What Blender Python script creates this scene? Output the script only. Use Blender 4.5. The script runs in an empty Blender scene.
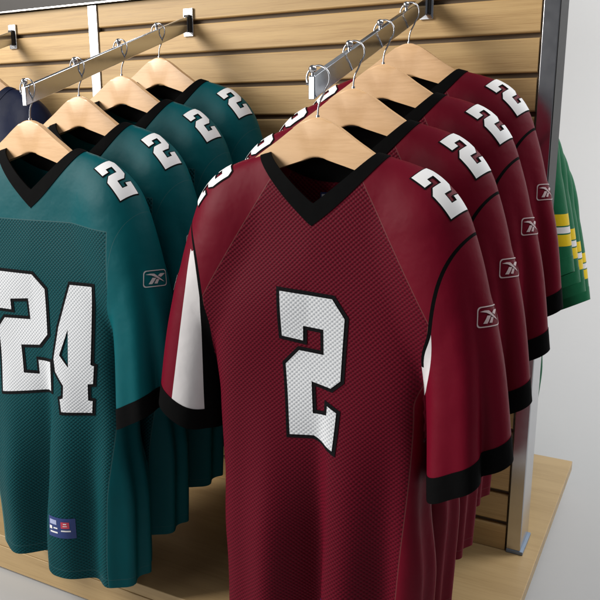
import bpy, bmesh, math, random
import numpy as np
from mathutils import Vector, Matrix
from mathutils.bvhtree import BVHTree
from mathutils.geometry import delaunay_2d_cdt

random.seed(4)
scene = bpy.context.scene
col = scene.collection
R = math.radians

# ------------------------------------------------------------------ materials
def new_mat(name):
    m = bpy.data.materials.new(name); m.use_nodes = True
    nt = m.node_tree; b = nt.nodes['Principled BSDF']
    return m, nt, b

def N(nt, t, **kw):
    n = nt.nodes.new(t)
    for k, v in kw.items():
        if k.startswith('i_'):
            n.inputs[k[2:].replace('_', ' ')].default_value = v
        else:
            setattr(n, k, v)
    return n

def math_node(nt, op, a, b=None):
    n = nt.nodes.new('ShaderNodeMath'); n.operation = op
    for i, v in enumerate((a, b)):
        if v is None: continue
        if isinstance(v, (int, float)): n.inputs[i].default_value = v
        else: nt.links.new(v, n.inputs[i])
    return n.outputs[0]

def mix(nt, fac, a, b):
    n = nt.nodes.new('ShaderNodeMix'); n.data_type = 'RGBA'
    for sock, v in ((n.inputs[0], fac), (n.inputs[6], a), (n.inputs[7], b)):
        if isinstance(v, (int, float)): sock.default_value = v
        elif isinstance(v, tuple): sock.default_value = (*v, 1) if len(v) == 3 else v
        else: nt.links.new(v, sock)
    return n.outputs[2]

def ramp(nt, fac, stops):
    n = nt.nodes.new('ShaderNodeValToRGB')
    while len(n.color_ramp.elements) < len(stops): n.color_ramp.elements.new(0.5)
    for e, (p, c) in zip(n.color_ramp.elements, stops):
        e.position = p; e.color = (*c, 1)
    nt.links.new(fac, n.inputs[0])
    return n.outputs[0]

def fabric_smooth(name, c, rough=.44, sheen=.0, spec=.085):
    m, nt, b = new_mat(name)
    tc = N(nt, 'ShaderNodeTexCoord')
    no = N(nt, 'ShaderNodeTexNoise', i_Scale=9.0, i_Detail=4.0)
    nt.links.new(tc.outputs['Object'], no.inputs['Vector'])
    cc = mix(nt, no.outputs['Fac'], tuple(v * .84 for v in c), tuple(v * 1.14 for v in c))
    nt.links.new(cc, b.inputs['Base Color'])
    sp = N(nt, 'ShaderNodeSeparateXYZ'); nt.links.new(tc.outputs['Object'], sp.inputs[0])
    k1 = math_node(nt, 'SINE', math_node(nt, 'MULTIPLY', sp.outputs[2], 2 * math.pi / .0016))
    k2 = math_node(nt, 'SINE', math_node(nt, 'MULTIPLY', math_node(nt, 'ADD', sp.outputs[0], sp.outputs[1]), 2 * math.pi / .0016))
    w = math_node(nt, 'MULTIPLY', math_node(nt, 'MULTIPLY', k1, k2), .0001)
    n2 = N(nt, 'ShaderNodeTexNoise', i_Scale=22.0, i_Detail=3.0)
    nt.links.new(tc.outputs['Object'], n2.inputs['Vector'])
    h = math_node(nt, 'ADD', w, math_node(nt, 'MULTIPLY', n2.outputs['Fac'], .004))
    bp = N(nt, 'ShaderNodeBump', i_Strength=.6, i_Distance=1.0)
    nt.links.new(h, bp.inputs['Height']); nt.links.new(bp.outputs[0], b.inputs['Normal'])
    b.inputs['Roughness'].default_value = rough
    b.inputs['Specular IOR Level'].default_value = spec
    b.inputs['Sheen Weight'].default_value = sheen
    b.inputs['Sheen Roughness'].default_value = .4
    return m

def fabric_mesh(name, c, hole, a=.0040, bq=.0036, rough=.6, depth=.0011, spec=.09):
    m, nt, b = new_mat(name)
    tc = N(nt, 'ShaderNodeTexCoord')
    no = N(nt, 'ShaderNodeTexNoise', i_Scale=7.0, i_Detail=2.0)
    nt.links.new(tc.outputs['Object'], no.inputs['Vector'])
    sp = N(nt, 'ShaderNodeSeparateXYZ'); nt.links.new(tc.outputs['Object'], sp.inputs[0])
    # the knit rows drift a little, as hanging cloth does
    xx = math_node(nt, 'ADD', sp.outputs[0], math_node(nt, 'MULTIPLY', no.outputs['Fac'], .012))
    zz = math_node(nt, 'ADD', sp.outputs[2], math_node(nt, 'MULTIPLY', no.outputs['Fac'], .02))
    sx = math_node(nt, 'SINE', math_node(nt, 'MULTIPLY', xx, math.pi / a))
    sz = math_node(nt, 'SINE', math_node(nt, 'MULTIPLY', zz, math.pi / bq))
    s = math_node(nt, 'MULTIPLY', sx, sz)
    f = ramp(nt, math_node(nt, 'ADD', math_node(nt, 'MULTIPLY', s, .5), .5), [(.12, hole), (.48, c), (1, tuple(min(1, v * 1.12) for v in c))])
    n3 = N(nt, 'ShaderNodeTexNoise', i_Scale=6.0, i_Detail=5.0)
    nt.links.new(tc.outputs['Object'], n3.inputs['Vector'])
    f2 = mix(nt, math_node(nt, 'MULTIPLY', n3.outputs['Fac'], .35), f, tuple(v * .6 for v in c))
    nt.links.new(f2, b.inputs['Base Color'])
    bp = N(nt, 'ShaderNodeBump', i_Strength=.8, i_Distance=1.0)
    nt.links.new(math_node(nt, 'MULTIPLY', s, depth * .5), bp.inputs['Height'])
    nt.links.new(bp.outputs[0], b.inputs['Normal'])
    b.inputs['Roughness'].default_value = rough
    b.inputs['Specular IOR Level'].default_value = spec
    return m

def plain(name, c, rough=.6, metal=0, spec=.5, noise=.1):
    m, nt, b = new_mat(name)
    tc = N(nt, 'ShaderNodeTexCoord')
    no = N(nt, 'ShaderNodeTexNoise', i_Scale=35.0, i_Detail=3.0)
    nt.links.new(tc.outputs['Object'], no.inputs['Vector'])
    cc = mix(nt, no.outputs['Fac'], tuple(v * (1 - noise) for v in c), tuple(min(1, v * (1 + noise)) for v in c))
    nt.links.new(cc, b.inputs['Base Color'])
    b.inputs['Roughness'].default_value = rough
    b.inputs['Metallic'].default_value = metal
    b.inputs['Specular IOR Level'].default_value = spec
    return m

def chrome(name, c=(.72, .72, .74), rough=.12):
    m, nt, b = new_mat(name)
    tc = N(nt, 'ShaderNodeTexCoord')
    mp = N(nt, 'ShaderNodeMapping'); mp.inputs['Scale'].default_value = (60, 60, 60)
    nt.links.new(tc.outputs['Object'], mp.inputs[0])
    no = N(nt, 'ShaderNodeTexNoise', i_Scale=1.0, i_Detail=3.0)
    nt.links.new(mp.outputs[0], no.inputs['Vector'])
    r = math_node(nt, 'ADD', math_node(nt, 'MULTIPLY', no.outputs['Fac'], .08), rough - .04)
    nt.links.new(r, b.inputs['Roughness'])
    b.inputs['Base Color'].default_value = (*c, 1)
    b.inputs['Metallic'].default_value = 1
    return m

def wood(name, light, dark, per_board=None, stretch=(1.6, 26, 26), rough=.42, streak=.55, spec=.35):
    """grain runs along local X; per_board = height of one board, so each board gets its own grain"""
    m, nt, b = new_mat(name)
    tc = N(nt, 'ShaderNodeTexCoord')
    sp = N(nt, 'ShaderNodeSeparateXYZ'); nt.links.new(tc.outputs['Object'], sp.inputs[0])
    cb = N(nt, 'ShaderNodeCombineXYZ')
    x, y, z = sp.outputs
    if per_board:
        bid = math_node(nt, 'FLOOR', math_node(nt, 'DIVIDE', z, per_board))
        x = math_node(nt, 'ADD', x, math_node(nt, 'MULTIPLY', bid, 3.37))
        y = math_node(nt, 'ADD', y, math_node(nt, 'MULTIPLY', bid, 1.13))
    for i, v in enumerate((x, y, z)): nt.links.new(v, cb.inputs[i])
    # slow bend of the grain
    n0 = N(nt, 'ShaderNodeTexNoise', i_Scale=1.7, i_Detail=2.0)
    nt.links.new(cb.outputs[0], n0.inputs['Vector'])
    mp = N(nt, 'ShaderNodeMapping'); mp.inputs['Scale'].default_value = stretch
    nt.links.new(cb.outputs[0], mp.inputs[0])
    va = N(nt, 'ShaderNodeVectorMath', operation='ADD')
    sc = N(nt, 'ShaderNodeVectorMath', operation='SCALE'); sc.inputs['Scale'].default_value = 1.1
    nt.links.new(n0.outputs['Color'], sc.inputs[0])
    nt.links.new(mp.outputs[0], va.inputs[0]); nt.links.new(sc.outputs[0], va.inputs[1])
    n1 = N(nt, 'ShaderNodeTexNoise', i_Scale=1.0, i_Detail=6.0, i_Roughness=.6)
    nt.links.new(va.outputs[0], n1.inputs['Vector'])
    mp2 = N(nt, 'ShaderNodeMapping'); mp2.inputs['Scale'].default_value = (stretch[0] * 6, stretch[1] * 12, stretch[2] * 12)
    nt.links.new(cb.outputs[0], mp2.inputs[0])
    n2 = N(nt, 'ShaderNodeTexNoise', i_Scale=1.0, i_Detail=3.0, i_Roughness=.7)
    nt.links.new(mp2.outputs[0], n2.inputs['Vector'])
    f = math_node(nt, 'ADD', math_node(nt, 'MULTIPLY', n1.outputs['Fac'], 1 - streak * .5), math_node(nt, 'MULTIPLY', n2.outputs['Fac'], streak * .5))
    c = ramp(nt, f, [(.32, dark), (.5, tuple((p + 2 * q) / 3 for p, q in zip(dark, light))), (.68, light)])
    if per_board:
        wn = N(nt, 'ShaderNodeTexWhiteNoise', noise_dimensions='1D')
        nt.links.new(bid, wn.inputs['W'])
        hs = N(nt, 'ShaderNodeHueSaturation')
        nt.links.new(math_node(nt, 'ADD', math_node(nt, 'MULTIPLY', wn.outputs['Value'], .22), .89), hs.inputs['Value'])
        nt.links.new(c, hs.inputs['Color']); c = hs.outputs[0]
    nt.links.new(c, b.inputs['Base Color'])
    bp = N(nt, 'ShaderNodeBump', i_Strength=.25, i_Distance=.001)
    nt.links.new(f, bp.inputs['Height']); nt.links.new(bp.outputs[0], b.inputs['Normal'])
    nt.links.new(math_node(nt, 'ADD', math_node(nt, 'MULTIPLY', n2.outputs['Fac'], .2), rough - .1), b.inputs['Roughness'])
    b.inputs['Specular IOR Level'].default_value = spec
    return m

M = {}
M['red'] = fabric_smooth('maroon_satin', (.128, .0022, .0125))
M['red_mesh'] = fabric_mesh('maroon_mesh', (.112, .0022, .0125), (.048, .0009, .0052))
M['red_seam'] = plain('maroon_seam', (.13, .026, .028), .6, spec=.2)
M['teal'] = fabric_smooth('teal_satin', (.0008, .080, .094))
M['teal_mesh'] = fabric_mesh('teal_mesh', (.0022, .060, .070), (.0012, .024, .028))
M['teal_seam'] = plain('teal_seam', (.022, .088, .096), .6, spec=.2)
M['green'] = fabric_smooth('green_satin', (.009, .105, .046))
M['navy'] = fabric_smooth('navy_satin', (.006, .010, .032))
M['yellow'] = fabric_smooth('yellow_satin', (.62, .43, .01), sheen=.05)
M['black'] = fabric_smooth('black_rib', (.0032, .0032, .0034), rough=.8, sheen=.0, spec=.04)
M['white'] = fabric_smooth('white_satin', (.62, .60, .61), sheen=.05)
M['white_mesh'] = fabric_mesh('white_number_mesh', (.68, .70, .73), (.37, .40, .44), depth=.0008)
M['white_twill'] = plain('white_twill', (.80, .80, .81), .6, noise=.04)
M['black_twill'] = plain('black_twill', (.006, .006, .007), .75, spec=.06)
M['silver_thread'] = plain('silver_thread', (.42, .43, .44), .45)
M['rose_thread'] = plain('rose_thread', (.50, .38, .39), .45)
M['tag_blue'] = plain('tag_blue', (.012, .035, .17), .5)
M['tag_pale'] = plain('tag_pale', (.35, .40, .62), .5)
M['tag_red'] = plain('tag_red', (.55, .04, .08), .5)
M['chrome'] = chrome('chrome')
M['bar_chrome'] = chrome('bar_chrome', (.56, .60, .66), .14)
M['reflection_dark'] = plain('painted_dark_reflection', (.012, .012, .013), .45, spec=.15)  # near-black colour standing in for a dark reflection in the post
M['steel'] = chrome('brushed_steel', (.50, .50, .52), .2)
M['rail_dark'] = plain('dark_rail', (.032, .028, .025), .5, spec=.22)
M['slat'] = wood('slat_oak', (.57, .385, .175), (.34, .20, .078), per_board=.0761, stretch=(1.7, 30, 55), rough=.5, streak=1.0)
M['deck'] = wood('deck_oak', (.47, .33, .165), (.33, .22, .10), stretch=(1.3, 18, 22), rough=.4, streak=.8)
M['hanger'] = wood('hanger_beech', (.82, .53, .29), (.62, .36, .17), stretch=(4, 20, 24), rough=.34, streak=.6, spec=.45)
M['groove'] = plain('groove_dark', (.10, .065, .035), .7)
M['foot'] = plain('foot_grey', (.19, .25, .34), .4)
M['floor'] = plain('studio_floor', (.44, .44, .44), .6, spec=.25, noise=.012)

# ------------------------------------------------------------------ object helpers
def link(name, me, mats, parent=None, loc=(0, 0, 0), kind=None):
    o = bpy.data.objects.new(name, me); col.objects.link(o)
    for m in (mats if isinstance(mats, (list, tuple)) else [mats]): me.materials.append(m)
    if parent: o.parent = parent
    o.location = loc
    if kind: o['kind'] = kind
    return o

def thing(name, label, cat, loc=(0, 0, 0), group=None, rotz=0):
    o = bpy.data.objects.new(name, None); col.objects.link(o)
    o.location = loc; o.rotation_euler = (0, 0, rotz); o.empty_display_size = .05
    o['label'] = label; o['category'] = cat
    if group: o['group'] = group
    return o

def copy_thing(root, loc, label=None, group=None, rotz=0):
    r = root.copy(); col.objects.link(r); r.location = loc; r.rotation_euler = (0, 0, rotz)
    if label: r['label'] = label
    if group: r['group'] = group
    for ch in list(root.children):
        c = ch.copy(); col.objects.link(c); c.parent = r
        for g in list(ch.children):
            d = g.copy(); col.objects.link(d); d.parent = c
    return r

def bm_box(bm, lo, hi, mat=0, bevel=0, seg=2):
    vs = [bm.verts.new((x, y, z)) for x in (lo[0], hi[0]) for y in (lo[1], hi[1]) for z in (lo[2], hi[2])]
    fs = []
    for q in ((0, 1, 3, 2), (4, 6, 7, 5), (0, 4, 5, 1), (2, 3, 7, 6), (0, 2, 6, 4), (1, 5, 7, 3)):
        f = bm.faces.new([vs[i] for i in q]); f.material_index = mat; fs.append(f)
    if bevel:
        es = list({e for f in fs for e in f.edges})
        bmesh.ops.bevel(bm, geom=es, offset=bevel, segments=seg, affect='EDGES', profile=.5)

def bm_finish(bm, name, smooth=True, weighted=False):
    bmesh.ops.recalc_face_normals(bm, faces=bm.faces)
    bm.normal_update()
    if weighted:
        wn = [sum((f.normal * f.calc_area() ** 2 for f in v.link_faces), Vector()).normalized() for v in bm.verts]
    me = bpy.data.meshes.new(name); bm.to_mesh(me); bm.free()
    if weighted:
        # area-weighted normals keep the big faces flat and only round the bevels
        me.polygons.foreach_set('use_smooth', [True] * len(me.polygons))
        me.normals_split_custom_set_from_vertices([tuple(v) for v in wn])
        return me
    if smooth:
        me.polygons.foreach_set('use_smooth', [True] * len(me.polygons))
        me.set_sharp_from_angle(angle=R(38))
    return me

def bm_tube(bm, pts, r, n=12, caps=True):
    pts = [Vector(p) for p in pts]
    rings = []
    up = Vector((.31, .87, .23)).normalized()
    for i, p in enumerate(pts):
        t = (pts[min(i + 1, len(pts) - 1)] - pts[max(i - 1, 0)]).normalized()
        a = (up - t * up.dot(t)).normalized(); b = t.cross(a); up = a
        rr = r(i / (len(pts) - 1)) if callable(r) else r
        rings.append([bm.verts.new(p + (a * math.cos(k * 2 * math.pi / n) + b * math.sin(k * 2 * math.pi / n)) * rr) for k in range(n)])
    for A, B in zip(rings, rings[1:]):
        for k in range(n): bm.faces.new((A[k], A[(k + 1) % n], B[(k + 1) % n], B[k]))
    if caps:
        bm.faces.new(rings[0]); bm.faces.new(rings[-1])

def bm_sphere(bm, c, r):
    bmesh.ops.create_uvsphere(bm, u_segments=20, v_segments=14, radius=r, matrix=Matrix.Translation(c))

# ------------------------------------------------------------------ camera
cam = bpy.data.cameras.new('camera'); cam.sensor_width = 36; cam.lens = 735 / 600 * 36
cam.clip_start = .02; cam.clip_end = 200
co = bpy.data.objects.new('camera', cam); col.objects.link(co)
co.location = (0, 0, .945); co.rotation_euler = (R(90 - 12.9), 0, R(27.6))
scene.camera = co

# ------------------------------------------------------------------ display fixture
WY = 1.575             # front face of the slats
PITCH = .0761
XL, XR = -2.66, -.2536 # ends of the fixture wall
ZTOP = 1.271
TH = .087

def slat_panel_mesh(x0, x1):
    """front and back slat skins with real T-grooves, extruded along x"""
    bm = bmesh.new()
    # groove centres measured from the top: z = z0 + k*PITCH
    gz = [1.0555 + PITCH * k for k in range(-14, 3)]
    g, dep, ch = .0050, .011, .003
    prof = [(0, .001)]
    for c in gz:
        if c - g - ch < .002: continue
        prof += [(0, c - g - ch), (ch * .35, c - g - ch * .4), (ch, c - g), (dep, c - g), (dep, c + g), (ch, c + g), (ch * .35, c + g + ch * .4), (0, c + g + ch)]
    prof.append((0, ZTOP - .002))
    for side in (0, 1):
        row0, row1 = [], []
        for dy, z in prof:
            y = WY + dy if side == 0 else WY + TH - dy
            row0.append(bm.verts.new((x0, y, z))); row1.append(bm.verts.new((x1, y, z)))
        for i in range(len(prof) - 1):
            f = bm.faces.new((row0[i], row1[i], row1[i + 1], row0[i + 1]))
            f.material_index = 1 if prof[i][0] == dep and prof[i + 1][0] == dep else 0
        if side == 0: F0, F1 = row0, row1
        else:
            bm.faces.new((F0[-1], F1[-1], row1[-1], row0[-1]))
            bm.faces.new((F0[0], row0[0], row1[0], F1[0]))
            # end faces
            for A, B in ((F0, row0), (F1, row1)):
                for i in range(len(prof) - 1): bm.faces.new((A[i], A[i + 1], B[i + 1], B[i]))
    return bm_finish(bm, 'slat_panel', False)

wall = thing('slat_wall', 'oak slatted display wall with chrome upright posts behind the hanging jerseys', 'display wall', (0, 0, 0))
POSTS = [(-2.643, -2.611), (-1.457, -1.425), (-.2855, -.2536)]
for (a, b) in ((POSTS[0][1] + .001, POSTS[1][0] - .001), (POSTS[1][1] + .001, POSTS[2][0] - .004)):
    link('slat_panel', slat_panel_mesh(a, b), [M['slat'], M['groove']], wall)
for (a, b) in POSTS:
    bm = bmesh.new(); bm_box(bm, (a, WY - .004, .008), (b, WY + TH + .004, 1.62 if b > -.5 else ZTOP - .001), bevel=.002)
    p = link('upright_post', bm_finish(bm, 'upright_post', weighted=True), M['steel'], wall)
    bm = bmesh.new(); bm_box(bm, (a + .0005, WY - .0055, .0005), (b + .006, WY + TH + .006, .0085), bevel=.001)
    link('post_foot', bm_finish(bm, 'post_foot', weighted=True), M['foot'], p)
    if b > -.5:
        bm = bmesh.new(); bm_box(bm, (b - .0005, WY - .0035, .62), (b + .0012, WY + TH + .003, 1.618), bevel=.0004)  # added strip: paints a dark reflection onto the post's upper right side
        link('dark_reflection_strip', bm_finish(bm, 'dark_reflection_strip', weighted=True), M['reflection_dark'], p)
bm = bmesh.new()
bm_box(bm, (XL, WY - .012, ZTOP), (POSTS[2][0] - .001, WY + TH + .012, ZTOP + .055), bevel=.003)
tr = link('top_rail', bm_finish(bm, 'top_rail', weighted=True), M['rail_dark'], wall)
bm = bmesh.new(); bm_box(bm, (XL, WY - .0145, ZTOP - .0005), (POSTS[2][0] - .001, WY - .0125, ZTOP + .004), bevel=.0008)
link('rail_lip', bm_finish(bm, 'rail_lip', weighted=True), M['chrome'], tr)

# deck under the wall
deck = thing('display_base', 'low pale oak plinth board under the slatted wall, lowest wooden piece', 'plinth', (0, 0, 0))
DXR = -.217; DT = .028; DF = 1.081; DB = 2.146; FZ = -.095
bm = bmesh.new(); bm_box(bm, (-2.75, DF, -DT), (DXR, DB, 0), bevel=.002)
link('deck_board', bm_finish(bm, 'deck_board', weighted=True), M['deck'], deck)
bm = bmesh.new(); bm_box(bm, (-2.749, DF - .0015, FZ + .008), (DXR - .05, DF + .016, -DT - .0005), bevel=.001)
link('front_fascia', bm_finish(bm, 'front_fascia', weighted=True), M['deck'], deck)
bm = bmesh.new(); bm_box(bm, (-2.7, DF + .03, FZ), (DXR - .07, DB - .06, -DT - .001))
link('under_frame', bm_finish(bm, 'under_frame'), M['groove'], deck)

# floor and sweep backdrop
bm = bmesh.new()
prof = [(-6, FZ), (3.6, FZ)]
for k in range(1, 17):
    a = k / 16 * math.pi / 2
    prof.append((3.6 + 1.6 * math.sin(a), FZ + 1.6 * (1 - math.cos(a))))
prof.append((5.2, 6))
rows = [[bm.verts.new((x, y, z)) for x in (-9, 9)] for y, z in prof]
for A, B in zip(rows, rows[1:]): bm.faces.new((A[0], A[1], B[1], B[0]))
me = bm_finish(bm, 'studio_floor')
link('floor', me, M['floor'], kind='structure')


# ------------------------------------------------------------------ rails
SL = .366
def rail(X, label, back=False):
    """sloping face-out bar; local frame: wall face at y=0, bar runs to -y"""
    loc = (X, WY, 0) if not back else (X, WY + TH, 0)
    t = thing('hanging_rail', label, 'clothes rail', loc, 'sloping chrome rails on the slatted wall', math.pi if back else 0)
    y0, y1 = -.012, 1.036 - WY
    zc = lambda y: 1.207 + SL * y
    bm = bmesh.new(); hw, hh = .0055, .0175
    ring = []
    for y in (y0, y1):
        ring.append([bm.verts.new((sx * hw, y, zc(y) + sz * hh)) for sx, sz in ((-1, -1), (1, -1), (1, 1), (-1, 1))])
    for k in range(4): bm.faces.new((ring[0][k], ring[0][(k + 1) % 4], ring[1][(k + 1) % 4], ring[1][k]))
    bm.faces.new(ring[0]); bm.faces.new(ring[1])
    bmesh.ops.bevel(bm, geom=list(bm.edges), offset=.0016, segments=2, affect='EDGES', profile=.5)
    link('bar', bm_finish(bm, 'bar', weighted=True), M['bar_chrome'], t)
    bm = bmesh.new(); bm_box(bm, (-.0145, -.005, 1.174), (.0145, -.0005, 1.240), bevel=.0012)
    br = link('bracket_plate', bm_finish(bm, 'bracket_plate', weighted=True), M['chrome'], t)
    bm = bmesh.new(); bm_box(bm, (-.0080, -.013, 1.184), (.0080, -.0045, 1.224), bevel=.002)
    link('bracket_cup', bm_finish(bm, 'bracket_cup', weighted=True), M['rail_dark'], br)
    for k in range(4):
        y = 1.040 + .1353 * k - WY
        z = zc(y) + hh
        bm = bmesh.new(); bm_sphere(bm, (0, y, z + .0085), .0064)
        bm_tube(bm, [(0, y, z - .001), (0, y, z + .004)], .003, 10)
        link('stop_knob', bm_finish(bm, 'stop_knob'), M['chrome'], t)
    bm = bmesh.new()
    bm_tube(bm, [(-.0052, y1 + .006, zc(y1) + .006), (-.0105, y1 + .004, zc(y1) + .006)], .0022, 10)
    link('end_screw', bm_finish(bm, 'end_screw'), M['chrome'], t)
    return t

RX, TX, NX = -.522, -1.1316, -1.7412
rail(RX, 'sloping chrome rail carrying the four maroon jerseys')
rail(TX, 'sloping chrome rail carrying the four teal jerseys')
rail(NX, 'sloping rail at the far left behind the teal jerseys, with the navy jersey')
rail(RX, 'sloping rail on the far side of the wall carrying the green jerseys', back=True)

# ------------------------------------------------------------------ wooden hanger (origin at the neck of the hook)
def make_hanger(label, group, loc):
    t = thing('wooden_hanger', label, 'hanger', loc, group)
    top = [(0, .001), (.012, -.0005), (.026, -.007), (.045, -.019), (.066, -.034), (.090, -.049), (.115, -.066), (.145, -.086), (.172, -.106)]
    bot = [(.176, -.120), (.166, -.126), (.145, -.115), (.115, -.098), (.095, -.088), (.07, -.079), (.03, -.067), (0, -.058)]
    half = top + bot
    pts = half + [(-x, z) for x, z in reversed(half[1:-1])]
    bow = lambda x: -.004 * (abs(x) / .2) ** 2
    bm = bmesh.new(); th = .0065
    # refine the outline (Chaikin on the top contour)
    for _ in range(2):
        q = []
        for i in range(len(pts)):
            a, b = pts[i], pts[(i + 1) % len(pts)]
            q += [(a[0] * .75 + b[0] * .25, a[1] * .75 + b[1] * .25), (a[0] * .25 + b[0] * .75, a[1] * .25 + b[1] * .75)]
        pts = q
    f = bm.faces.new([bm.verts.new((x, bow(x) - th, z)) for x, z in pts])
    r = bmesh.ops.extrude_face_region(bm, geom=[f])
    for v in r['geom']:
        if isinstance(v, bmesh.types.BMVert): v.co.y += 2 * th
    es = [e for e in bm.edges if len(e.link_faces) == 2 and any(len(ff.verts) > 10 for ff in e.link_faces)]
    bmesh.ops.bevel(bm, geom=es, offset=.0032, segments=3, affect='EDGES', profile=.5)
    bmesh.ops.triangulate(bm, faces=[ff for ff in bm.faces if len(ff.verts) > 8])
    me = bm_finish(bm, 'hanger_body'); me.set_sharp_from_angle(angle=R(50))
    link('hanger_body', me, M['hanger'], t)
    # hook: stem, S-bend to the right, over the bar and down the far side
    bm = bmesh.new(); cz, r = .058, .0195
    p = [(0, 0, -.006), (0, 0, .004), (.0005, 0, .014), (.003, 0, .024)]
    p += [(.009, 0, .033)]
    for k in range(0, 21):
        a = R(-48 + k * 12.2)
        p.append((r * math.cos(a), 0, cz + r * math.sin(a)))
    # smooth
    p = [Vector(v) for v in p]
    for _ in range(2):
        q = [p[0]]
        for a, b in zip(p, p[1:]): q += [a * .75 + b * .25, a * .25 + b * .75]
        p = q + [p[-1]]
    bm_tube(bm, p, .0015, 10)
    link('hook', bm_finish(bm, 'hook'), M['steel'], t)
    bm = bmesh.new(); bm_tube(bm, [(0, 0, -.002), (0, 0, .004)], .0032, 12)
    link('hook_collar', bm_finish(bm, 'hook_collar'), M['chrome'], t)
    return t

# ------------------------------------------------------------------ jersey as an implicit surface
def sst(a, b, x):
    t = np.clip((x - a) / (b - a), 0, 1); return t * t * (3 - 2 * t)

class Shape:
    def __init__(s, xc0=.028, xc1=.0, step=1.0, ph=0.0, lf=1.0, bow=1.0):
        s.lf, s.bow = lf, bow
        s.xc0, s.xc1, s.step, s.ph = xc0, xc1, step, ph
    def sleeve_frame(s, x, d, z, side):
        """(h, p, t): along, perp (inner positive), 0..1 down the sleeve"""
        xx = x * side
        A = np.array((.176, -.172)); B = np.array((.264 if side > 0 else .274, -.60))
        L = np.linalg.norm(B - A); u = (B - A) / L
        h = (xx - A[0]) * u[0] + (z - A[1]) * u[1]
        p = (xx - A[0]) * u[1] - (z - A[1]) * u[0]
        t = np.clip(h / L, 0, 1.2)
        bow = s.bow * .021 * sst(-.05, .32, h / L) * (1 - sst(.40, 1.0, h / L))   # the sleeve bows outwards below the shoulder
        return h, p + bow, t
    def F(s, P):
        x, d, z = P[:, 0], -P[:, 1], P[:, 2]
        ax = np.abs(x)
        A = sst(-.36, -.90, z)
        # --- body
        w = .232 - .032 * sst(-.2, -.40, z) - np.where(x > 0, .0, .022) * sst(-.45, -.9, z)
        w = w - .012 * sst(-.37, -.47, z) * (1 - sst(-.60, -.74, z))
        w = w + A * (.007 * np.cos(2 * math.pi * d / .045 + 1 + s.ph) + .006 * np.sin(z * 9 + s.ph + x * 4))
        Tf = .034 + .020 * sst(-.07, -.30, z)
        Tb = .034 + .016 * sst(-.07, -.30, z)
        # front pleat: the right lobe steps in front of the left one
        xc = s.xc0 + (s.xc1 - s.xc0) * sst(-.45, -.92, z)
        r = x - xc
        sg = 1 / (1 + np.exp(-np.clip(r / .0055, -40, 40)))
        rgt = .030 * np.exp(-((r - .035) / .055) ** 2) + .006 * np.exp(-((r - .15) / .03) ** 2) - .010 * np.exp(-((r - .115) / .025) ** 2)
        lft = -.042 * s.lf * np.exp(-((r + .012) / .045) ** 2) + .012 * np.exp(-((r + .10) / .05) ** 2)
        A2 = sst(-.38, -.80, z)
        Tf = Tf + s.step * A2 * (sg * rgt + (1 - sg) * lft)
        Tf = Tf + .003 * A * np.cos(2 * math.pi * x / .083 + s.ph)
        Tb = Tb + .010 * A * np.cos(2 * math.pi * x / .11 + 1.3 + s.ph)
        # drag lines from the shoulders, soft rumple on the chest
        rum = .0022 * np.sin(34 * (ax * .8 + z * .62) + s.ph) * np.exp(-((z + .27) / .12) ** 2) + .0016 * np.sin(21 * x - 13 * z + s.ph) + .0012 * np.sin(17 * x + 31 * z + 2 * s.ph)
        Tf = Tf + rum * sst(-.08, -.2, z); Tb = Tb + rum * sst(-.08, -.2, z)
        T = np.where(d > 0, Tf, Tb)
        zs = -.029 - .235 * np.sqrt(ax * ax + .0004) - .9 * np.clip(ax - .13, 0, 1) ** 1.5
        sh = zs - z
        G = (d / T) ** 2 + (ax / w) ** (4.5 + 5 * sst(-.22, -.36, z)) + np.clip(1 - sh / .085, 0, 3) ** 2 - 1
        fb = G * .022
        # --- sleeves
        out = fb; s.dif = np.full(len(x), -9.0)
        for side in (-1, 1):
            h, p, t = s.sleeve_frame(x, d, z, side)
            a = .056 + .004 * t; b = .050 + .016 * t
            d_ = d - .012 * t
            th = np.arctan2(p, d_)
            gs = lambda c, wd: np.exp(-(((th - c + math.pi) % (2 * math.pi) - math.pi) / wd) ** 2)
            t2 = np.minimum(t, 1.05) ** 1.6
            if side > 0: lob = 1 + t2 * (.30 * gs(.50, .42) + .16 * gs(-.25, .26) - .55 * gs(-.85, .24) + .26 * gs(-1.55, .42) - .08 * gs(2.6, .5))
            else: lob = 1 + t2 * (.07 * np.sin(3 * th + 2.3 + s.ph * .3) + .05 * np.sin(5 * th - 1.1))
            a = a * lob; b = b * lob
            cap = np.where(h < 0, h / .075, 0)
            q = np.sqrt((p / a) ** 2 + (d_ / b) ** 2 + cap ** 2 + 1e-9)
            fs = (q - 1) * np.minimum(a, b)
            s.dif = np.maximum(s.dif, fb - fs)
            k = .003 + .035 * sst(-.42, -.30, z)
            hh = np.clip(.5 + .5 * (out - fs) / k, 0, 1)
            out = out * (1 - hh) + fs * hh - k * hh * (1 - hh)
        return out
    def grad(s, P, e=8e-4):
        g = np.empty_like(P)
        for i in range(3):
            Q = P.copy(); Q[:, i] += e; R_ = P.copy(); R_[:, i] -= e
            g[:, i] = (s.F(Q) - s.F(R_)) / (2 * e)
        return g

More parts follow.
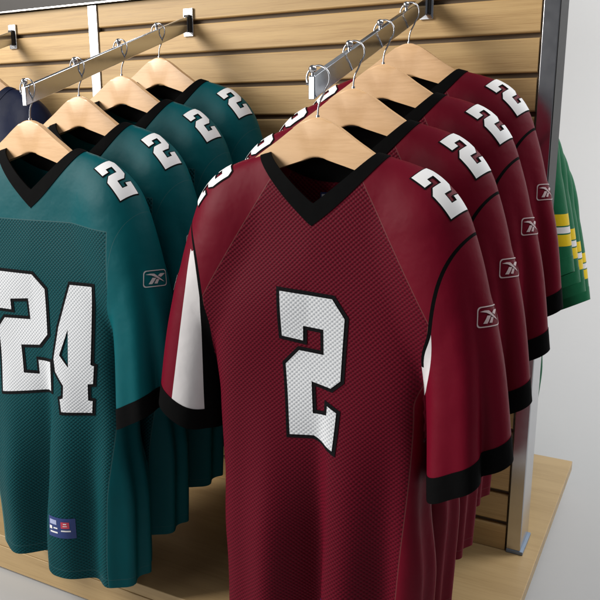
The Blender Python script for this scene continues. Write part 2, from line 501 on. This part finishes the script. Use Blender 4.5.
def surface_nets(shape, lo, hi, h):
    n = [int(round((b - a) / h)) + 1 for a, b in zip(lo, hi)]
    ax = [lo[i] + h * np.arange(n[i]) for i in range(3)]
    X, Y, Z = np.meshgrid(*ax, indexing='ij')
    Fv = shape.F(np.stack([X.ravel(), Y.ravel(), Z.ravel()], 1)).reshape(n)
    ins = Fv < 0
    cnt = np.zeros([k - 1 for k in n], int)
    corners = [(i, j, k) for i in (0, 1) for j in (0, 1) for k in (0, 1)]
    sl = lambda c: tuple(slice(c[i], n[i] - 1 + c[i]) for i in range(3))
    for c in corners: cnt += ins[sl(c)]
    act = (cnt > 0) & (cnt < 8)
    idx = -np.ones(act.shape, int); cells = np.argwhere(act); idx[act] = np.arange(len(cells))
    acc = np.zeros((len(cells), 3)); num = np.zeros(len(cells))
    for axis in range(3):
        for c in corners:
            if c[axis]: continue
            c2 = list(c); c2[axis] = 1
            a = cells + np.array(c); b = cells + np.array(c2)
            fa = Fv[a[:, 0], a[:, 1], a[:, 2]]; fb = Fv[b[:, 0], b[:, 1], b[:, 2]]
            m = (fa < 0) != (fb < 0)
            t = np.where(m, fa / np.where(m, fa - fb, 1), 0)
            pos = a.astype(float); pos[:, axis] += t
            acc[m] += pos[m]; num[m] += 1
    V = np.array(lo) + h * acc / num[:, None]
    tris = []
    for axis in range(3):
        o1, o2 = (axis + 1) % 3, (axis + 2) % 3
        s0 = [slice(None)] * 3; s1 = [slice(None)] * 3
        s0[axis] = slice(0, -1); s1[axis] = slice(1, None)
        ch = ins[tuple(s0)] != ins[tuple(s1)]
        e = np.argwhere(ch)
        e = e[(e[:, o1] > 0) & (e[:, o2] > 0) & (e[:, o1] < n[o1] - 1) & (e[:, o2] < n[o2] - 1)]
        q = []
        for (da, db) in ((-1, -1), (0, -1), (0, 0), (-1, 0)):
            c = e.copy(); c[:, o1] += da; c[:, o2] += db
            q.append(idx[c[:, 0], c[:, 1], c[:, 2]])
        q = np.stack(q, 1)
        flip = ~ins[e[:, 0], e[:, 1], e[:, 2]]
        q[flip] = q[flip][:, ::-1]
        tris.append(q[:, [0, 1, 2]]); tris.append(q[:, [0, 2, 3]])
    T = np.concatenate(tris)
    T = T[(T >= 0).all(1)]
    for _ in range(4):
        g = shape.grad(V); f = shape.F(V)
        st = -f[:, None] * g / np.maximum((g * g).sum(1), .05)[:, None]
        l = np.linalg.norm(st, axis=1, keepdims=True)
        V = V + st * np.minimum(1, h * .4 / np.maximum(l, 1e-9))
    g = shape.grad(V, 2e-3)
    Nn = g / np.maximum(np.linalg.norm(g, axis=1, keepdims=True), 1e-9)
    return V, Nn, T

def cut(V, Nn, T, fld):
    """split the triangles along fld = 0"""
    f = fld(V); f = np.where(np.abs(f) < 1e-6, 1e-6, f)
    pos = f > 0
    s = pos[T].sum(1)
    keep = T[(s == 0) | (s == 3)]; cr = T[(s == 1) | (s == 2)]
    newV, newN, cache, new = [], [], {}, []
    base = len(V)
    def mid(a, b):
        k = (a, b) if a < b else (b, a)
        if k in cache: return cache[k]
        t = f[k[0]] / (f[k[0]] - f[k[1]])
        newV.append(V[k[0]] + t * (V[k[1]] - V[k[0]]))
        nn = Nn[k[0]] + t * (Nn[k[1]] - Nn[k[0]]); newN.append(nn / max(np.linalg.norm(nn), 1e-9))
        cache[k] = base + len(newV) - 1
        return cache[k]
    for a, b, c in cr.tolist():
        pa, pb, pc = pos[a], pos[b], pos[c]
        if pa == pb: a, b, c = c, a, b
        elif pa == pc: a, b, c = b, c, a
        m1, m2 = mid(a, b), mid(a, c)
        new += [(a, m1, m2), (m1, b, c), (m1, c, m2)]
    if newV:
        V = np.concatenate([V, np.array(newV)]); Nn = np.concatenate([Nn, np.array(newN)])
        T = np.concatenate([keep, np.array(new, int)])
    return V, Nn, T

def mesh_from(name, V, Nn, T, mid=None, push=0.0, thick=0.0):
    used, inv = np.unique(T.ravel(), return_inverse=True)
    v = V[used] + Nn[used] * push; n = Nn[used]; t = inv.reshape(-1, 3)
    if thick:
        # second skin inside plus a rim, so bands have a real edge
        m = len(v)
        ed = {}
        for a, b, c in t.tolist():
            for e in ((a, b), (b, c), (c, a)):
                ed[e] = 1
        rim = [(a, b) for (a, b) in ed if (b, a) not in ed]
        v = np.concatenate([v, v - n * thick]); n = np.concatenate([n, -n])
        tt = [t, t[:, ::-1] + m]
        if rim:
            q = np.array(rim)
            tt.append(np.stack([q[:, 1], q[:, 0], q[:, 0] + m], 1)); tt.append(np.stack([q[:, 1], q[:, 0] + m, q[:, 1] + m], 1))
        nrim = len(rim) * 2
        t = np.concatenate(tt)
    me = bpy.data.meshes.new(name)
    me.vertices.add(len(v)); me.vertices.foreach_set('co', v.astype(np.float32).ravel())
    me.loops.add(len(t) * 3); me.loops.foreach_set('vertex_index', t.astype(np.int32).ravel())
    me.polygons.add(len(t))
    me.polygons.foreach_set('loop_start', np.arange(0, len(t) * 3, 3, dtype=np.int32))
    me.polygons.foreach_set('use_smooth', np.ones(len(t), dtype=bool))
    if mid is not None: me.polygons.foreach_set('material_index', mid.astype(np.int32))
    me.update(); me.validate()
    if not thick:
        me.normals_split_custom_set_from_vertices([tuple(q) for q in n])
    else:
        me.set_sharp_from_angle(angle=R(60))
    return me

# ------------------------------------------------------------------ lettering laid on the cloth
def offset_poly(p, o):
    """grow (o>0) a counter-clockwise polygon by a mitred offset"""
    n = len(p); out = []
    for i in range(n):
        a, b, c = (Vector(p[i - 1]), Vector(p[i]), Vector(p[(i + 1) % n]))
        d1 = (b - a).normalized(); d2 = (c - b).normalized()
        n1 = Vector((d1.y, -d1.x)); n2 = Vector((d2.y, -d2.x))
        m = n1 + n2
        k = max(.55, 1 + n1.dot(n2))
        out.append(tuple(b + m * (o / k)))
    return out

def area(p): return sum(p[i - 1][0] * p[i][1] - p[i][0] * p[i - 1][1] for i in range(len(p))) / 2
def ccw(p): return list(p) if area(p) > 0 else list(p)[::-1]

def inside(pt, loops):
    x, y = pt; c = False
    for p in loops:
        j = len(p) - 1
        for i in range(len(p)):
            if (p[i][1] > y) != (p[j][1] > y) and x < (p[j][0] - p[i][0]) * (y - p[i][1]) / (p[j][1] - p[i][1]) + p[i][0]: c = not c
            j = i
    return c

def tess(loops, step):
    vs, es = [], []
    for p in loops:
        st = len(vs); q = []
        for i in range(len(p)):
            a, b = Vector(p[i]), Vector(p[(i + 1) % len(p)])
            k = max(1, int((b - a).length / step))
            q += [a.lerp(b, j / k) for j in range(k)]
        vs += q; es += [(st + i, st + (i + 1) % len(q)) for i in range(len(q))]
    xs = [v.x for v in vs]; ys = [v.y for v in vs]
    y = min(ys) + step * .6; r = 0
    while y < max(ys):
        x = min(xs) + step * (.5 if r % 2 else 1)
        while x < max(xs):
            if inside((x, y), loops) and min((Vector((x, y)) - v).length for v in vs) > step * .45 or False:
                vs.append(Vector((x, y)))
            x += step
        y += step * .87; r += 1
    V, E, F, *_ = delaunay_2d_cdt(vs, es, [], 0, 1e-6)
    F = [f for f in F if inside(((V[f[0]].x + V[f[1]].x + V[f[2]].x) / 3, (V[f[0]].y + V[f[1]].y + V[f[2]].y) / 3), loops)]
    return V, F

def decal(name, layers, frame, bvh, mats, parent, step=.006, shape=None):
    """layers: list of (loops, material slot, lift); frame = (origin, right, up, normal)"""
    o, rt, up, nn = [Vector(v) for v in frame]
    verts, faces, mi, lifts = [], [], [], []
    for loops, slot, lift in layers:
        V, F = tess(loops, step)
        ids = []
        for v in V:
            q = o + rt * v.x + up * v.y + nn * .12
            hit, hn, _, _ = bvh.ray_cast(q, -nn, .3)
            if hit is None: ids.append(-1); continue
            if hn.dot(nn) < 0: hn = -hn
            ids.append(len(verts)); verts.append(hit); lifts.append(lift)
        for f in F:
            t = [ids[i] for i in f]
            if -1 in t: continue
            faces.append(t); mi.append(slot)
    # follow the cloth: true surface normals carry both the lift and the shading
    P = np.array([tuple(v) for v in verts]); g = shape.grad(P, 4e-3)
    g /= np.maximum(np.linalg.norm(g, axis=1, keepdims=True), 1e-9)
    P = P + g * np.array(lifts)[:, None]
    F = []
    for f in faces:
        a, b, c = (Vector(P[i]) for i in f)
        F.append(f if (b - a).cross(c - a).dot(nn) > 0 else f[::-1])
    me = bpy.data.meshes.new(name); me.from_pydata([tuple(v) for v in P], [], F)
    me.polygons.foreach_set('material_index', mi); me.polygons.foreach_set('use_smooth', [True] * len(F))
    me.normals_split_custom_set_from_vertices([tuple(v) for v in g])
    return link(name, me, mats, parent)

TWO = [(-.055, .122), (.036, .117), (.058, .088), (.053, -.012), (.036, -.027), (.001, -.021), (.002, -.076), (.029, -.074), (.030, -.058), (.047, -.066), (.042, -.130), (.003, -.115), (-.039, -.119), (-.046, .002), (-.021, .028), (.023, .026), (.022, .067), (-.014, .069), (-.014, .045), (-.051, .049)]
SHTWO = [(-.052, .125), (.040, .125), (.058, .100), (.058, .005), (.036, -.022), (-.008, -.022), (-.008, -.072), (.026, -.072), (.026, -.050), (.060, -.050), (.060, -.125), (-.056, -.125), (-.056, -.002), (-.030, .028), (.022, .028), (.022, .075), (-.016, .075), (-.016, .050), (-.052, .050)]
FOUR = [(.133, -.298), (.187, -.297), (.170, -.450), (.177, -.452), (.172, -.488), (.160, -.490), (.157, -.524), (.167, -.524), (.163, -.549), (.098, -.554), (.094, -.529), (.102, -.526), (.104, -.500), (.084, -.475), (.081, -.449), (.097, -.384)]
FOURH = [(.121, -.385), (.0965, -.440), (.118, -.462)]
TEAL2 = [(-.115, -.288), (.034, -.287), (.066, -.313), (.066, -.403), (.041, -.427), (-.012, -.434), (-.011, -.493), (.030, -.490), (.032, -.460), (.070, -.458), (.067, -.518), (-.071, -.541), (-.072, -.405), (-.050, -.382), (.021, -.378), (.018, -.336), (-.029, -.341), (-.029, -.363), (-.115, -.363)]

def number_layers(loops, border):
    white = [ccw(loops[0])] + [ccw(h) for h in loops[1:]]
    blk = [offset_poly(white[0], border)] + [offset_poly(h, -border * .6) for h in white[1:]]
    return [(blk, 0, .0010), (white, 1, .0021)]

def orth(nn, up):
    nn = Vector(nn).normalized(); up = Vector(up); up = (up - nn * up.dot(nn)).normalized()
    return up.cross(nn), up, nn

def logo_layers():
    cv = lambda pts: [((x - 265) / 300 * .046, -((y + .25 * (x - 265)) - 292) / 230 * .031) for x, y in pts]
    fr, inn = [], []
    for ox, oy, lst in ((.0225, .0150, fr), (.0209, .0134, inn)):
        r = .005
        for cx, cy, a0 in ((ox - r, oy - r, 0), (-ox + r, oy - r, 90), (-ox + r, -oy + r, 180), (ox - r, -oy + r, 270)):
            for k in range(5):
                a = R(a0 + k * 22.5)
                y = cy + r * math.sin(a)
                lst.append((cx + r * math.cos(a) + y * .12, y))
    marks = [[(150, 262), (200, 240), (248, 233), (300, 268), (372, 322), (300, 298), (258, 276), (215, 262)],
             [(172, 385), (222, 292), (266, 286), (212, 378)],
             [(236, 366), (270, 300), (300, 302), (272, 362)],
             [(292, 252), (326, 216), (398, 202), (328, 266)]]
    L = [([fr, inn], 0, .0012)]
    for m in marks: L.append(([ccw(cv(m))], 0, .0012))
    return L

# ------------------------------------------------------------------ jersey builder
def build_jersey(style, label, group, loc, rotz=0):
    sh = {'red': Shape(.030, .022), 'teal': Shape(.030, -.006, 1.1, .8, .75), 'green': Shape(.03, .0, .7, 2.1, 1, .45), 'navy': Shape(.03, .0, .8, 3.3)}[style]
    h = .006 if style in ('red', 'teal') else .009
    V, Nn, T = surface_nets(sh, (-.38, -.125, -1.0), (.38, .115, 0), h)
    bvh = BVHTree.FromPolygons([tuple(v) for v in V], T.tolist())
    ff = {}
    def zin(P):
        ax = np.abs(P[:, 0]); wf = np.clip(-P[:, 1] / .016 + .5, 0, 1)
        return wf * (-.129 + .72 * ax + 1.3 * ax * ax) + (1 - wf) * (-.062 + .8 * ax * ax)
    def zout(P):
        ax = np.abs(P[:, 0]); wf = np.clip(-P[:, 1] / .016 + .5, 0, 1)
        return wf * (-.163 + .72 * ax + 2.1 * ax * ax) + (1 - wf) * (-.100 + 3.6 * ax * ax)
    ff['neck'] = lambda P: P[:, 2] - zin(P)
    ff['collar'] = lambda P: P[:, 2] - zout(P)
    hem_z = -.922 if style != 'teal' else -.911
    ff['hem'] = lambda P: hem_z + .003 * np.sin(P[:, 0] * 22 + 1) - .010 * sst(.0, .03, P[:, 0]) * np.clip(-P[:, 1] / .04, 0, 1) - P[:, 2]
    xs = lambda z: .194 + .054 * np.exp(np.clip((z + .157) / .05, -9, 1.5))
    def arm(P):
        sh.F(P); wz = sst(-.36, -.30, P[:, 2])
        return wz * (np.abs(P[:, 0]) - xs(P[:, 2])) + (1 - wz) * sh.dif
    ff['arm'] = arm
    cuffz = lambda P: -.556 + .52 * (np.abs(P[:, 0]) - .268) + .14 * P[:, 1] + np.where(P[:, 0] < 0, .050, .033)
    ff['cuffend'] = lambda P: cuffz(P) - P[:, 2]
    ff['cuff'] = lambda P: cuffz(P) + .040 - P[:, 2]
    V, Nn, T = cut(V, Nn, T, ff['neck'])
    cen = lambda: V[T].mean(1)
    T = T[ff['neck'](cen()) < 0]
    V, Nn, T = cut(V, Nn, T, ff['hem']); T = T[ff['hem'](cen()) < 0]
    V, Nn, T = cut(V, Nn, T, ff['collar'])
    V, Nn, T = cut(V, Nn, T, ff['arm'])
    V, Nn, T = cut(V, Nn, T, ff['cuffend'])
    c = cen(); T = T[~((ff['cuffend'](c) > 0) & (ff['arm'](c) > 0))]
    V, Nn, T = cut(V, Nn, T, ff['cuff'])
    # fabric panels
    side = lambda P: np.abs(P[:, 0]) - (.190 - .03 * sst(-.42, -.92, P[:, 2]))
    if style == 'red':
        rag = lambda P: np.where(P[:, 2] < -.295, np.abs(P[:, 0]) - (.197 - .022 * sst(-.36, -.43, P[:, 2]) - .022 * sst(-.42, -.92, P[:, 2]) + .03 * (P[:, 0] < 0) * sst(-.34, -.40, P[:, 2])), (np.abs(P[:, 0]) - (.086 + (-.105 - P[:, 2]) * .60)))
        lines = [rag]; panel = lambda P: (rag(P) < 0)
        pw = .0058
        def sleeve_phi(P):
            sd = np.sign(P[:, 0]); _, p, _ = sh.sleeve_frame(P[:, 0], -P[:, 1], P[:, 2], 1.0)
            _, p2, _ = sh.sleeve_frame(P[:, 0], -P[:, 1], P[:, 2], -1.0)
            p = np.where(sd > 0, p, p2)
            # twist: the wearer's left sleeve has its underarm panel turned inwards
            return np.degrees(np.arctan2(p, -P[:, 1])) - np.where(sd > 0, 62, 0)
        t_ = lambda P: np.clip((-.215 - P[:, 2]) / .29, 0, 1.3)
        back = lambda P: 8 * np.maximum(0, P[:, 1])
        w_lo = lambda P: np.where(P[:, 0] < 0, 1000 * (.224 + .040 * t_(P) - np.abs(P[:, 0]) - back(P)), 1000 * (.1975 + .0060 * (1 - ((P[:, 2] + .330) / .050) ** 2) - np.abs(P[:, 0]) - back(P)))
        w_hi = lambda P: np.where(P[:, 0] < 0, 1000 * (.200 + .012 * t_(P) - np.abs(P[:, 0]) - back(P)), -1.0)
        b_hi = lambda P: np.where(P[:, 0] < 0, 1000 * (.150 + .02 * t_(P) - np.abs(P[:, 0]) - back(P)), -1.0)
        for fl in (w_lo, w_hi, b_hi):
            loc_f = lambda P, fl=fl: np.where(np.abs(P[:, 0]) > .16, fl(P), 90.0)
            V, Nn, T = cut(V, Nn, T, loc_f)
    else:
        yoke = lambda P: P[:, 2] - (-.186 - .10 * np.clip(np.abs(P[:, 0]) - .1, 0, 1))
        side2 = lambda P: np.abs(P[:, 0]) - (.198 - .045 * sst(-.30, -.92, P[:, 2]))
        lines = [yoke, side2]; panel = lambda P: (yoke(P) < 0) & (side2(P) < 0)
        pw = .0009
    if style == 'green':
        for zc in (-.352, -.378, -.381, -.395, -.398, -.424):
            V, Nn, T = cut(V, Nn, T, lambda P, zc=zc: P[:, 2] - zc)
    for l in lines:
        for o in (-.0008, .0008): V, Nn, T = cut(V, Nn, T, lambda P, l=l, o=o: l(P) + o)
    for o in (.0180, .0190):
        V, Nn, T = cut(V, Nn, T, lambda P, o=o: ff['hem'](P) + o)
    V, Nn, T = cut(V, Nn, T, lambda P: ff['arm'](P) - pw)
    c = cen()
    is_col = ff['collar'](c) > 0
    is_slv = (ff['arm'](c) > 0) & ~is_col
    # keep one connected piece per sleeve, crumbs go back to the torso
    for sd in (-1, 1):
        ids = np.nonzero(is_slv & (c[:, 0] * sd > 0))[0]
        par = {}
        def find(a):
            while par[a] != a: par[a] = par[par[a]]; a = par[a]
            return a
        for t3 in T[ids].tolist():
            for v_ in t3: par.setdefault(v_, v_)
            a_ = find(t3[0])
            for v_ in t3[1:]: par[find(v_)] = a_
        lab = np.array([find(a) for a in T[ids][:, 0].tolist()])
        u, n_ = np.unique(lab, return_counts=True)
        is_slv[ids[lab != u[n_.argmax()]]] = False
    is_body = ~is_col & ~is_slv
    base, mesh_, seam = {'red': ('red', 'red_mesh', 'red_seam'), 'teal': ('teal', 'teal_mesh', 'teal_seam'), 'green': ('green', 'green', 'green'), 'navy': ('navy', 'navy', 'navy')}[style]
    trim = {'red': 'black', 'teal': 'black', 'green': 'green', 'navy': 'navy'}[style]

    root = thing('jersey', label, 'sports jersey', loc, group, rotz)
    mid = np.where(panel(c), 1, 0)
    if style in ('red', 'teal'):
        if style == 'red': onl = np.abs(lines[0](c)) < .0008
        else:
            onl = ((np.abs(lines[0](c)) < .0008) & (lines[1](c) < 0)) | ((np.abs(lines[1](c)) < .0008) & (lines[0](c) < 0))
        hv = ff['hem'](c)
        mid = np.where(onl | ((hv < -.0180) & (hv > -.0190)), 2, mid)
    m = is_body
    link('torso', mesh_from('torso', V, Nn, T[m], mid[m]), [M[base], M[mesh_], M[seam]], root)
    link('collar', mesh_from('collar', V, Nn, T[is_col], None, .0012, .0030), M[trim], root)
    for sd in (-1, 1):
        mm = is_slv & (c[:, 0] * sd > 0)
        cf = mm & (ff['cuff'](c) > 0); sl = mm & ~cf
        smid = np.zeros(len(T), int)
        if style == 'red':
            lo_, hi_, bh = w_lo(c), w_hi(c), b_hi(c)
            zz = c[:, 2] < -.215
            smid = np.where((lo_ > 0) & (hi_ < 0) & zz, 1, smid)
            smid = np.where((hi_ > 0) & (bh < 0) & zz, 2, smid)
            smid = np.where((ff['arm'](c) < pw) & (c[:, 2] > -.36), 2, smid)
            mats = [M['red'], M['white'], M['black']]
        elif style == 'teal':
            smid = np.where((ff['arm'](c) < pw) & (c[:, 2] > -.30), 1, smid)
            mats = [M['teal'], M['teal_seam']]
        elif style == 'green':
            z = c[:, 2]
            smid = np.where((z < -.352) & (z > -.424), 1, smid)
            smid = np.where((z < -.381) & (z > -.395), 2, smid)
            smid = np.where(((z < -.378) & (z > -.381)) | ((z < -.395) & (z > -.398)), 3, smid)
            mats = [M['green'], M['yellow'], M['white'], M['green']]
        else: mats = [M['navy']]
        s = link('sleeve', mesh_from('sleeve', V, Nn, T[sl], smid[sl]), mats, root)
        link('cuff', mesh_from('cuff', V, Nn, T[cf], None, .0008, .0022), M[trim], s)
        if style in ('red', 'teal'):
            rt, up, nn = orth((.82 * sd, -.52, .18), (0, 0, 1))
            decal('sleeve_emblem', logo_layers(), (Vector((.262 * sd, -.010, -.282)), rt, up, nn), bvh,
                  [M['rose_thread' if style == 'red' else 'silver_thread']], s, .004, sh)
    if style in ('red', 'teal'):
        for sd in (-1, 1):
            rt, up, nn = orth((.58 * sd, -.50, .64), (-.56 * sd, -.05, .70))
            sc = .335; ca, sa = math.cos(R(-2 * sd)), math.sin(R(-2 * sd))
            loops = [[(x * sc * .92 * ca - y * sc * sa, x * sc * .92 * sa + y * sc * ca) for x, y in SHTWO]]
            decal('shoulder_number', number_layers(loops, .0021), (Vector((.190 * sd, -.014, -.110)), rt, up, nn), bvh, [M['black_twill'], M['white_twill']], root, .005, sh)
        fr = (Vector((0, 0, 0)), Vector((1, 0, 0)), Vector((0, 0, 1)), Vector((0, -1, 0)))
        if style == 'red':
            decal('front_number', number_layers([[(x + .006, y - .389) for x, y in TWO]], .0062), fr, bvh, [M['black_twill'], M['white_mesh']], root, .006, sh)
        else:
            decal('front_number', number_layers([[(x - .031, y - .003) for x, y in TEAL2]], .0062), fr, bvh, [M['black_twill'], M['white_mesh']], root, .006, sh)
            decal('front_number', number_layers([[(x - .031, y - .003) for x, y in FOUR], [(x - .031, y - .003) for x, y in FOURH]], .0062), fr, bvh, [M['black_twill'], M['white_mesh']], root, .006, sh)
        # hem tag
        x0, z0 = (.026, -.781) if style == 'teal' else (.030, -.790)
        q = lambda a, b, cc, d: [(x0 + a, z0 - d), (x0 + cc, z0 - d), (x0 + cc, z0 - b), (x0 + a, z0 - b)]
        L = [([q(0, 0, .058, .044)], 0, .0010), ([q(.032, .008, .048, .022)], 1, .0015),
             ([q(.037, .011, .043, .013)], 2, .0018), ([q(.036, .016, .044, .0175)], 2, .0018),
             ([q(.004, .006, .022, .016)], 3, .0015), ([q(.003, .020, .010, .027)], 2, .0015), ([q(.014, .022, .024, .025)], 2, .0015),
             ([q(.032, .026, .050, .029)], 2, .0015), ([q(.005, .031, .024, .0345)], 2, .0015)]
        decal('hem_tag', L, fr, bvh, [M['tag_blue'], M['tag_red'], M['white_twill'], M['tag_pale']], root, .006, sh)
        # neck label sewn inside the back
        bm = bmesh.new()
        yb = .0
        hit = bvh.ray_cast(Vector((.012, 0, -.132)), Vector((0, 1, 0)), .2)[0]
        yb = hit.y if hit else .04
        for (a, b, cc, d, sl_, e) in ((-.016, -.112, .034, -.150, 0, .004), (-.013, -.115, -.002, -.146, 1, .0052), (-.010, -.119, -.005, -.128, 0, .006), (.004, -.118, .030, -.122, 2, .0052), (.004, -.127, .028, -.130, 2, .0052)):
            f = bm.faces.new([bm.verts.new((x - .006, yb - e, z - .005)) for x, z in ((a, d), (cc, d), (cc, b), (a, b))]); f.material_index = sl_
        link('neck_label', bm_finish(bm, 'neck_label', False), [M['tag_blue'], M['white_twill'], M['tag_pale']], root)
    return root

# ------------------------------------------------------------------ hang everything
def slot(k): return 1.052 + .1353 * k, .966 + .0495 * k
ORD = ['front', 'second', 'third', 'rearmost']
h0 = None
hl = {'maroon': ['beech hanger inside the foremost maroon jersey', 'beech hanger inside the second maroon jersey from the front', 'beech hanger inside the third maroon jersey from the front', 'beech hanger inside the rearmost maroon jersey, closest to the wall'],
      'teal': ['beech hanger inside the foremost teal jersey', 'beech hanger inside the second teal jersey from the front', 'beech hanger inside the third teal jersey from the front', 'beech hanger inside the rearmost teal jersey, closest to the wall']}
for tone, X in (('maroon', RX + .003), ('teal', TX - .006)):
    for k in range(4):
        y, z = slot(k)
        if h0 is None: h0 = make_hanger(hl[tone][k], 'wooden hangers in the %s jerseys' % tone, (X, y, z))
        else: copy_thing(h0, (X, y, z), hl[tone][k], 'wooden hangers in the %s jerseys' % tone)
y, z = slot(3)
copy_thing(h0, (NX, y, z), 'beech hanger inside the dark navy jersey, cut off by the photo edge', 'wooden hangers in the navy jerseys')
for k in range(4):
    y, z = slot(k)
    copy_thing(h0, (RX, 2 * WY + TH - y, z), 'beech hanger in the %s green jersey beyond the wall' % ['outermost', 'second outermost', 'third outermost', 'innermost'][k], 'wooden hangers in the green jerseys', math.pi)

rl = ['foremost maroon jersey with large white 2 on its mesh front', 'second maroon jersey from the front, tucked behind the foremost maroon one', 'third maroon jersey from the front, between two other maroon ones', 'rearmost maroon jersey, hanging closest to the slatted wall']
tl = ['foremost teal jersey with large white 24 on its mesh front', 'second teal jersey from the front, tucked behind the one reading 24', 'third teal jersey from the front, between two other teal ones', 'rearmost teal jersey, hanging closest to the slatted wall']
JDX = .014; JZ = .001
twist = [0, R(-1.2), R(.8), R(-.6)]
rj = tj = None
for k in range(4):
    y, z = slot(k)
    if k == 0:
        rj = build_jersey('red', rl[0], 'maroon jerseys on one rail', (RX + JDX, y, z))
        tj = build_jersey('teal', tl[0], 'teal jerseys on one rail', (TX + JDX + .008, y, z))
    else:
        copy_thing(rj, (RX + JDX, y, z), rl[k], None, twist[k])
        copy_thing(tj, (TX + JDX + .008, y, z), tl[k], None, twist[-k])
y, z = slot(3)
build_jersey('navy', 'dark navy jersey mostly hidden behind the teal ones at the picture edge', None, (NX + .005, y, z))
gj = None
gl = ['green jersey with yellow and white sleeve bands, farthest out from the wall', 'green jersey with banded sleeve, second farthest out from the wall', 'green jersey with banded sleeve, second closest to the wall', 'green jersey with the fullest banded sleeve showing, closest to the chrome post']
for k in range(4):
    y, z = slot(k)
    p = (RX, 2 * WY + TH - y, z)
    if gj is None: gj = build_jersey('green', gl[k], 'green jerseys on the far side', p, math.pi)
    else: copy_thing(gj, p, gl[k], None, math.pi)

# ------------------------------------------------------------------ light
w = bpy.data.worlds.new('World'); scene.world = w; w.use_nodes = True
bg = w.node_tree.nodes['Background']; bg.inputs[0].default_value = (.92, .95, 1.0, 1); bg.inputs[1].default_value = .125
def area_light(name, loc, target, size, power, colr=(1, 1, 1), sy=None):
    l = bpy.data.lights.new(name, 'AREA'); l.energy = power; l.color = colr
    l.shape = 'RECTANGLE'; l.size = size; l.size_y = sy or size
    o = bpy.data.objects.new(name, l); col.objects.link(o); o.location = loc
    o.rotation_euler = (Vector(target) - Vector(loc)).to_track_quat('-Z', 'Y').to_euler()
area_light('key_light', (-3.5, -.75, 2.45), (-.8, 1.4, .9), 1.1, 175, (1, .965, .91), 1.7)
area_light('strip_light', (-2.6, -1.15, 1.28), (-1.0, 1.5, 1.0), 2.5, 24, (1, .98, .95), .6)
area_light('top_light', (.6, 1.0, 3.4), (-.5, 1.5, .6), 1.4, 24, (1, .98, .95))
area_light('backdrop_light', (1.6, 3.2, 3.4), (0, 5.2, 1.2), 2.0, 195)

scene.view_settings.view_transform = 'Standard'; scene.view_settings.look = 'None'
scene.view_settings.exposure = 0; scene.view_settings.gamma = 1
scene.render.engine = 'CYCLES'
scene.cycles.max_bounces = 8
scene.cycles.use_denoising = True
